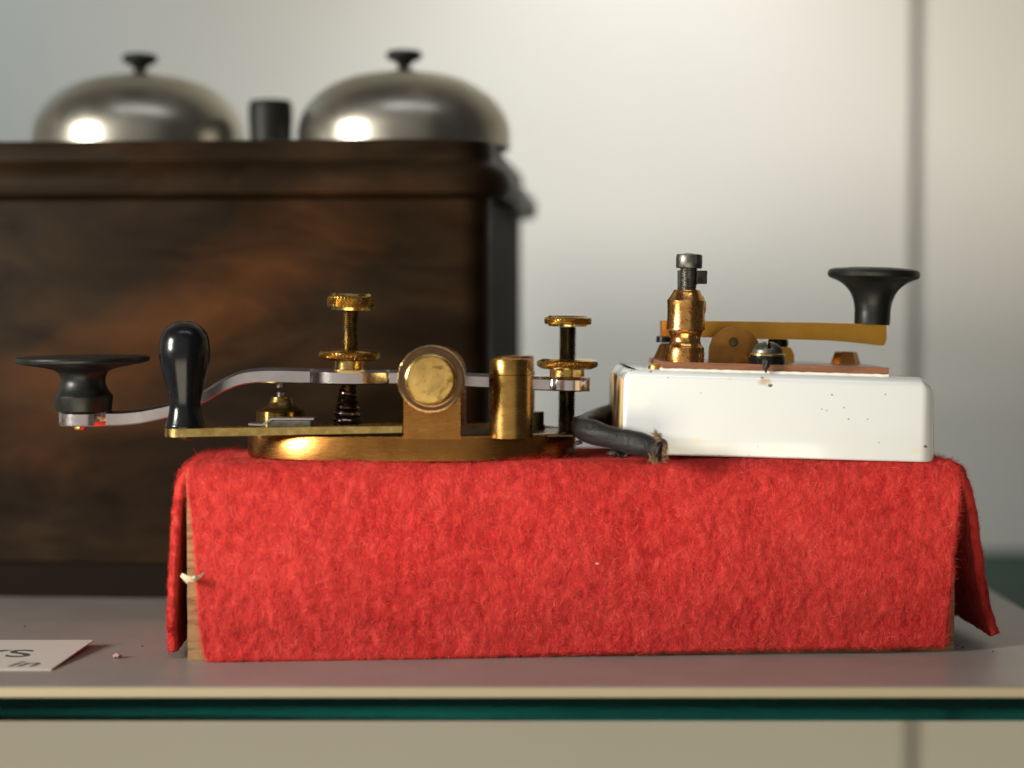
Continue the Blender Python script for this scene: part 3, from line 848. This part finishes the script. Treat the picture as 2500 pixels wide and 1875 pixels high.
# yellow bar (lever)
dB = 478.0; s = S(dB)
b = NB()
plate(b, [(1616, 783), (1800, 784.5), (2000, 788), (2125, 791), (2164, 792), (2165, 826), (2160, 842), (2150, 844), (2100, 838), (2040, 832), (1960, 829), (1860, 828), (1740, 824), (1616, 821)], dB-3.2, dB+3.2)
obj('contact_bar', b, YBRASS, key2, bev=.45)
c = W(2129, 792, dB); Z = lambda y: (792-y)*s
b = NB()
pr = [(42*s, -.1), (43*s, Z(786)), (43.5*s, Z(765))]+rings_smooth([(43.5*s, Z(760)), (46*s, Z(740)), (52*s, Z(722)), (62*s, Z(706)), (78*s, Z(692)), (94*s, Z(684)), (105*s, Z(680))], 5)
pr += [(110*s, Z(676)), (111.5*s, Z(668)), (109*s, Z(661)), (100*s, Z(657)), (60*s, Z(653.5)), (10*s, Z(653))]
lathe(b, pr, c, up, 80); obj('key_knob', b, BAKE2, key2, sharp=30)
# bracket with hole
dR = 467.0; s = S(dR)
out = []
pc = (1794, 858)
for k in range(0, 21):
    th = math.pi*k/20; out.append((pc[0]+62*math.cos(th), pc[1]-60*math.sin(th)))
out = [(1730, 897), (1858, 900)] + out
b = NB(); plate(b, out, dR, dR+2.5); br = obj('bracket', b, BRBROWN, key2, bev=.2)
b = NB(); lathe(b, [(11.5*s, 0), (10.5*s, .35), (3*s, .45)], W(1791, 835, dR)+Vector((0, .05, 0)), (0, -1, 0), 32); obj('hole_disc', b, DARKBR, br)  # dark disc standing in for the hole, its shade put into the colour
b = NB(); plate(b, [(1862, 900), (1939, 902), (1939, 866), (1932, 850), (1912, 842), (1862, 842)], 486, 491); obj('rear_bracket', b, YBRASS, key2, bev=.3)
b = NB(); c = W(1899, 846, 480); lathe(b, [(22*S(480), 0), (25*S(480), .3), (25*S(480), 1.6), (20*S(480), 1.9)], c, up, 32); obj('lock_nut', b, BAKE, key2)
b = NB(); c = W(1622, 836, 480); lathe(b, [(20*S(480), 0), (20*S(480), 1.6)], c, up, 32); obj('lock_nut', b, BAKE, key2)
def trap(x0, x1, xa, xb, yb_, yt, d):
    bb = NB(); c = W((x0+x1)/2, yb_, d); r0 = (x1-x0)/2*S(d); r1 = (xb-xa)/2*S(d); h = (yb_-yt)*S(d)
    lathe(bb, [(r0, -1.2), (r0, 0), (r1+.1, h-.2), (r1-.3, h)], c, up, 6); return obj('stop_anvil', bb, BRBROWN, key2, sharp=20, bev=.15)
trap(2020, 2107, 2039, 2091, 905, 858, 482)
trap(1585, 1676, 1610, 1650, 898, 838, 482)
b = NB(); c = W(1972, 900, 478); lathe(b, [(12*s, 0), (11*s, .5), (6*s, .95), (1*s, 1.05)], c, up, 20); obj('small_screw', b, STEEL, key2)
b = NB(); c = W(1603, 897, 462); lathe(b, [(2.2, -.6), (2.1, .4), (1.2, .9), (.2, 1.0)], c, up, 24); obj('brass_bead', b, YBRASS, key2)
# clips
for (x, y) in ((1784, 889), (2108, 900)):
    b = NB(); p = W(x, y, 455.5); ribbon(b, [p+Vector((-1.4, 0, -.05)), p+Vector((-.5, 0, .05)), p+Vector((.5, 0, .12)), p+Vector((1.5, 0, .35))], .16)
    for f_ in b.faces[:]:
        pass
    r_ = bmesh.ops.extrude_face_region(b, geom=b.faces[:]); bmesh.ops.translate(b, verts=[g for g in r_['geom'] if isinstance(g, bmesh.types.BMVert)], vec=(0, 2.5, 0))
    obj('tab_clip', b, BRASS, key2)
# dome screw
dD = 457.5; s = S(dD); c = on_plate(1872, dD); b = NB()
lathe(b, [(42*s, 0), (43*s, .15), (43*s, 19*s)], c, up, 48); dome = obj('rubber_bush', b, BAKE, key2, sharp=50)
b = NB(); lathe(b, [(44*s, 19.5*s), (46*s, 20.5*s), (46*s, 25*s), (44*s, 26.5*s), (38*s, 27*s)], c, up, 48); obj('washer', b, BRASS, dome)
b = NB()
pr = [(38*s, 26.5*s), (38*s, 29*s), (36.5*s, 36*s), (32*s, 43*s), (25*s, 49*s), (15*s, 53.5*s), (6*s, 55*s), (.5*s, 55.2*s)]
u_, v_, a_ = basis(up); N_ = 96; rg = []
for (r, h) in rings_smooth(pr, 4):
    ring = []
    for k in range(N_):
        th = 2*math.pi*k/N_; p = u_*(r*math.cos(th))+v_*(r*math.sin(th))
        hh = h
        if abs(p.x) < 4.2*s and h > 36*s: hh = min(h, 38*s)
        ring.append(b.verts.new(c+up*hh+p))
    rg.append(ring)
for A, B in zip(rg, rg[1:]):
    for k in range(N_): b.faces.new((A[k], A[(k+1) % N_], B[(k+1) % N_], B[k]))
b.faces.new(rg[-1])
obj('dome_screw', b, STEEL, dome, sharp=30)
b = NB(); tube(b, [W(1868, 874, 452.6), W(1874, 882, 452), W(1872, 892, 452), W(1868, 902, 452.2), W(1871, 910, 452.6)], [.3, .7, .75, .5, .15], 10, wob=lambda i, th: .2*math.sin(3*th+i)); obj('tar_drip', b, CABLE, dome)

# ------------------------------------------------------------------ cable
pts = [(1520, 1000, 503), (1500, 1008, 498), (1482, 1016, 492), (1455, 1024, 484), (1432, 1033, 474), (1419, 1042, 464), (1424, 1049, 455), (1445, 1054, 449.5), (1475, 1062, 447), (1510, 1071, 445.5), (1545, 1081, 444), (1580, 1090, 443), (1606, 1097, 442.5), (1618, 1100.5, 442)]
P3 = [tuple(W(*p)) for p in pts]; P3 = rings_smooth([np.array(p) for p in P3], 7)
n = len(P3); rad = [2.8+.25*noise.noise(Vector((i*.13, 0, 5))) for i in range(n)]
rad[-1] = 1.9
b = NB(); tube(b, [Vector(p) for p in P3], rad, 28, wob=lambda i, th: .07*noise.noise(Vector((math.cos(th)*1.4, math.sin(th)*1.4, i*.12)))*2)
cab = obj('cable_stub', b, CABLE, None, origin=tuple(Vector(P3[-1])), sharp=75)
tag(cab, 'short thick black cloth-covered cable with frayed cut end, bent in front of the white base', 'cable')
STRAND = mat('frayed jute strand', (.20, .12, .06), .85)
b = NB(); e0 = Vector(P3[-3]); dirv = (Vector(P3[-1])-Vector(P3[-6])).normalized()
for k in range(60):
    th = random.uniform(0, 2*math.pi); r_ = random.uniform(.3, 2.5)
    p = e0+Vector((0, math.cos(th)*r_, math.sin(th)*r_)); d_ = dirv*random.uniform(.2, 1.0)+Vector((random.uniform(-.4, .5), random.uniform(-.8, .2), random.uniform(-.7, 1.1)))
    q = [p+d_*.5*j+Vector((0, 0, -.08*j*j*random.uniform(-.5, 1))) for j in range(4)]
    q = [Vector((v.x, v.y, max(v.z, 48.2))) for v in q]
    tube(b, q, [.14, .12, .09, .03], 5)
obj('frayed_strands', b, STRAND, cab)
b = NB()
for (x, y, r_, n_) in ((1601, 1064, 1.0, 46), (1607, 1074, .9, 22), (1598, 1120, 1.0, 40), (1590, 1112, .7, 20)):
    for k in range(n_):
        p = W(x, y, 440.8)+Vector((random.gauss(0, .4), random.gauss(0, .5), random.gauss(0, .5)))*r_
        d_ = Vector((random.gauss(.1, .5), random.gauss(0, .4), random.gauss(.1 if y < 1090 else -.2, .8))).normalized()
        q = []
        for j in range(5):
            q.append(Vector((p.x, p.y, max(p.z, 47.6)))); p = p+d_*.38; d_ = (d_+Vector((random.gauss(0, .35), random.gauss(0, .3), random.gauss(0, .35)))).normalized()
        tube(b, q, [.13, .12, .10, .08, .03], 5)
obj('tuft', b, STRAND, cab, sharp=80)
b = NB()
for (x, y, r_, sx) in ((1502, 1106, 1.2, 1.7), (1522, 1112, .8, 1.4), (1412, 1080, .8, 1.0)):
    bmesh.ops.create_icosphere(b, subdivisions=3, radius=r_, matrix=Matrix.Translation(W(x, y, 446)) @ Matrix.Diagonal((sx, 1, .8, 1)))
for q in b.verts: q.co += q.normal*.4*noise.noise(q.co*1.5)
obj('tar_scrap', b, CABLE, cab)

# ------------------------------------------------------------------ ringer box
YB_ = math.radians(-4.3)
FR = Vector((W(1192, 900, 535).x, 535.0, 0))
MR = Matrix.Translation(FR) @ Matrix.Rotation(YB_, 4, 'Z')         # local: x left is negative, y to the back
BW, BDp = 175.0, 138.0
z_mold0 = Zy(481, 533); z_top = Zy(333, 531)
rb = thing('wooden_ringer_box', 'dark worn wooden bell box with moulded lid, standing blurred behind the keys', 'bell box', tuple(FR))
def rbox(name, x0, x1, y0, y1, z0, z1, m=WOOD, bev=.8):
    bb = NB(); box(bb, x0, x1, y0, y1, z0, z1, MR); return obj(name, bb, m, rb, bev=bev)
b = NB(); box(b, -BW, 0, 0, 10, 10, z_mold0+.2)
bmesh.ops.bevel(b, geom=[e for e in b.edges if all(q.co.y < .1 for q in e.verts) and abs(e.verts[0].co.z-e.verts[1].co.z) > 50], offset=8, segments=8, affect='EDGES', profile=.5)
for q in b.verts: q.co = MR @ q.co
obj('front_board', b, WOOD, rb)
rbox('side_board', -9.5, -.3, 10.1, BDp, 10, z_mold0+.2, m=WOODD)  # right side in the shade-darkened wood
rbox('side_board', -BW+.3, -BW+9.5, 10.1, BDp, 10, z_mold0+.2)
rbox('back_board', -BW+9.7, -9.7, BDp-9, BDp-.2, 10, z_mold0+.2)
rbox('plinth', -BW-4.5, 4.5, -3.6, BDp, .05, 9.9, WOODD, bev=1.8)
# moulded lid: profile swept round three sides
zt2 = z_top
prof = [(0, z_mold0+.3), (3.4, z_mold0+.3), (5.0, z_mold0+1.4), (5.7, z_mold0+3.6), (5.5, z_mold0+5.8), (4.6, z_mold0+7.8), (3.1, z_mold0+9.3), (1.2, z_mold0+10.3), (.4, z_mold0+11.4), (.3, zt2-1.6), (-.2, zt2-.5), (-1.2, zt2)]
b = NB(); rings = []
def ringpts(o_, z):
    r = 11.0+o_; out = [(-BW-o_, BDp, z)]
    for k in range(9): a = math.pi*.5*k/8; out.append((-BW+11-r*math.cos(a), 11-r*math.sin(a), z))
    for k in range(9): a = math.pi*.5*k/8; out.append((-11+r*math.sin(a), 11-r*math.cos(a), z))
    return out+[(o_, BDp, z)]
for (o_, z) in prof: rings.append([b.verts.new(MR @ Vector(p)) for p in ringpts(o_, z)])
for A, B in zip(rings, rings[1:]):
    for k in range(20): b.faces.new((A[k], A[(k+1) % 20], B[(k+1) % 20], B[k]))
b.faces.new(rings[0][::-1]); b.faces.new(rings[-1])
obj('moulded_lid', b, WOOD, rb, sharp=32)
# gongs
def gong(x, ytop_, d, R):
    s = S(d); c = W(x, 340, d); c.z = z_top
    H = Zy(ytop_, d)-z_top
    g = NB(); pr = [(R*.985, 1.6), (R, 1.6), (R*1.0, 3.0), (R*1.0, 4.2)]; H0 = 5.5
    for k in range(1, 26):
        t_ = math.pi/2*k/25; pr.append((R*math.cos(t_)**.80 if k < 25 else .4, H0+(H-H0)*math.sin(t_)))
    inner = [(r*.96, max(1.6, h-1.2)) for r, h in pr[2:]][::-1]
    lathe(g, inner+pr, c, (0, 0, 1), 96, capa=True, capb=True); go = obj('gong', g, NICKEL, rb, sharp=60)
    st = NB(); lathe(st, [(R*.16, 0), (R*.16, 3.5), (2.6, 5), (2.6, H)], c, (0, 0, 1), 32); obj('gong_post', st, DARKBR, go)
    n_ = NB(); z0 = H
    pr = [(3.1, z0-.1), (2.6, z0+.5), (1.9, z0+1.4), (2.0, z0+2.4), (3.0, z0+3.4), (4.9, z0+4.2), (5.7, z0+5.1), (5.8, z0+6.0), (4.9, z0+6.9), (.3, z0+7.3)]
    lathe(n_, pr, c, (0, 0, 1), 40); obj('gong_nut', n_, EBON, go)
    return go
gong(343, 186, 602, 34.2)
gong(987, 178, 592, 34.0)
# clapper stop between the gongs, clapper ball
b = NB(); c = W(661, 330, 590); c.z = z_top; s = S(590)
lathe(b, [(50*s, 0), (50*s, 4), (53*s, Zy(290, 590)-z_top), (53*s, Zy(262, 590)-z_top), (49*s, Zy(247, 590)-z_top), (20*s, Zy(243, 590)-z_top)], c, (0, 0, 1), 40)
obj('clapper_housing', b, EBON, rb)
b = NB(); c = W(577, 331, 585); lathe(b, [(.2, -2), (1.3, -1.55), (2.0, 0), (1.3, 1.55), (.2, 2)], Vector((c.x, c.y, z_top+2.1)), (0, 0, 1), 24); obj('clapper_ball', b, SILVER, rb)

# ------------------------------------------------------------------ label card, crumb
card_pts = [W(125, 1643, 429.8), None, None, None]
pA = W(125, 1643, 429.8); pA.z = .35
pB = W(229, 1562, 460.5)
dirx = Vector((-1, -.006, 0)); dirx.normalize()
pC = pB+dirx*62; pD = pA+dirx*62
card = thing('label_card', 'small white printed card lying tilted on the shelf at the left of the red felt', 'card', tuple(pA))
b = NB(); nrm = (pB-pA).cross(dirx).normalized()
if nrm.z < 0: nrm = -nrm
vs = [b.verts.new(p) for p in (pA, pB, pC, pD)]; vs2 = [b.verts.new(p-nrm*.35) for p in (pA, pB, pC, pD)]
b.faces.new(vs); b.faces.new(vs2[::-1])
for k in range(4): b.faces.new((vs[k], vs2[k], vs2[(k+1) % 4], vs[(k+1) % 4]))
obj('card_sheet', b, CARD, card, smooth=False)
ey = (pB-pA).normalized(); ex = -dirx; ey = (ey-ex*ey.dot(ex)).normalized()
def text(body, px, py, d, size, shear=0, bold=0):
    cu = bpy.data.curves.new('print', 'FONT'); cu.body = body; cu.size = size*MM; cu.shear = shear; cu.offset = bold*MM
    cu.extrude = 0.00002
    f_o = bpy.data.objects.new('print_tmp', cu); COL.objects.link(f_o); bpy.context.view_layer.update()
    me = bpy.data.meshes.new_from_object(f_o.evaluated_get(bpy.context.evaluated_depsgraph_get()))
    bpy.data.objects.remove(f_o)
    t_o = bpy.data.objects.new('printed_text', me); COL.objects.link(t_o)
    p = W(px, py, d); lam = (p-pA).dot(nrm); cp_ = Vector((0, 0, CAMH)); dr = (p-cp_); k = (pA-cp_).dot(nrm)/dr.dot(nrm); p = cp_+dr*k + nrm*.03
    R = Matrix((ex, ey, nrm)).transposed()
    t_o.scale = (1.35, 1, 1)
    t_o.parent = card; t_o.location = (p-pA)*MM; t_o.rotation_euler = R.to_euler()
    me.materials.append(INK); return t_o
text('YS', -82, 1604, 450, 10.6, bold=.12)
text('in', 12, 1627, 440, 7.4, .35, bold=.08)

CRUMB = mat('pale crumb', (.30, .18, .15), .8)
b = NB(); p = W(286, 1607, 455); k = 84.3/(84.3-p.z); p = Vector((p.x*k, p.y*k, .6))
bmesh.ops.create_icosphere(b, subdivisions=3, radius=.75, matrix=Matrix.Translation(p) @ Matrix.Diagonal((1.5, 1, .75, 1)))
for q in b.verts: q.co += q.normal*.3*noise.noise(q.co*1.7); q.co.z = max(q.co.z, .02)
tag(obj('crumb', b, CRUMB, None, origin=tuple(p)), 'tiny pale pinkish crumb on the grey shelf board beside the card', 'crumb')
GRIT = mat('dark grit', (.03, .025, .02), .8)
b = NB()
for (x, y, r_) in ((347, 1579, .28), (2350, 1583, .3), (2424, 1592, .22), (2338, 1577, .2), (420, 1570, .15), (60, 1530, .2)):
    p = W(x, y, 455); k = 84.3/(84.3-p.z); p = Vector((p.x*k, p.y*k, .15))
    bmesh.ops.create_icosphere(b, subdivisions=1, radius=r_, matrix=Matrix.Translation(p))
o = obj('grit', b, GRIT, None, origin=(0, 455, 0)); tag(o, 'scattered dark specks of grit on the grey shelf board', 'grit', kind='stuff')

for o in bpy.data.objects:
    if 'org' in o: del o['org']
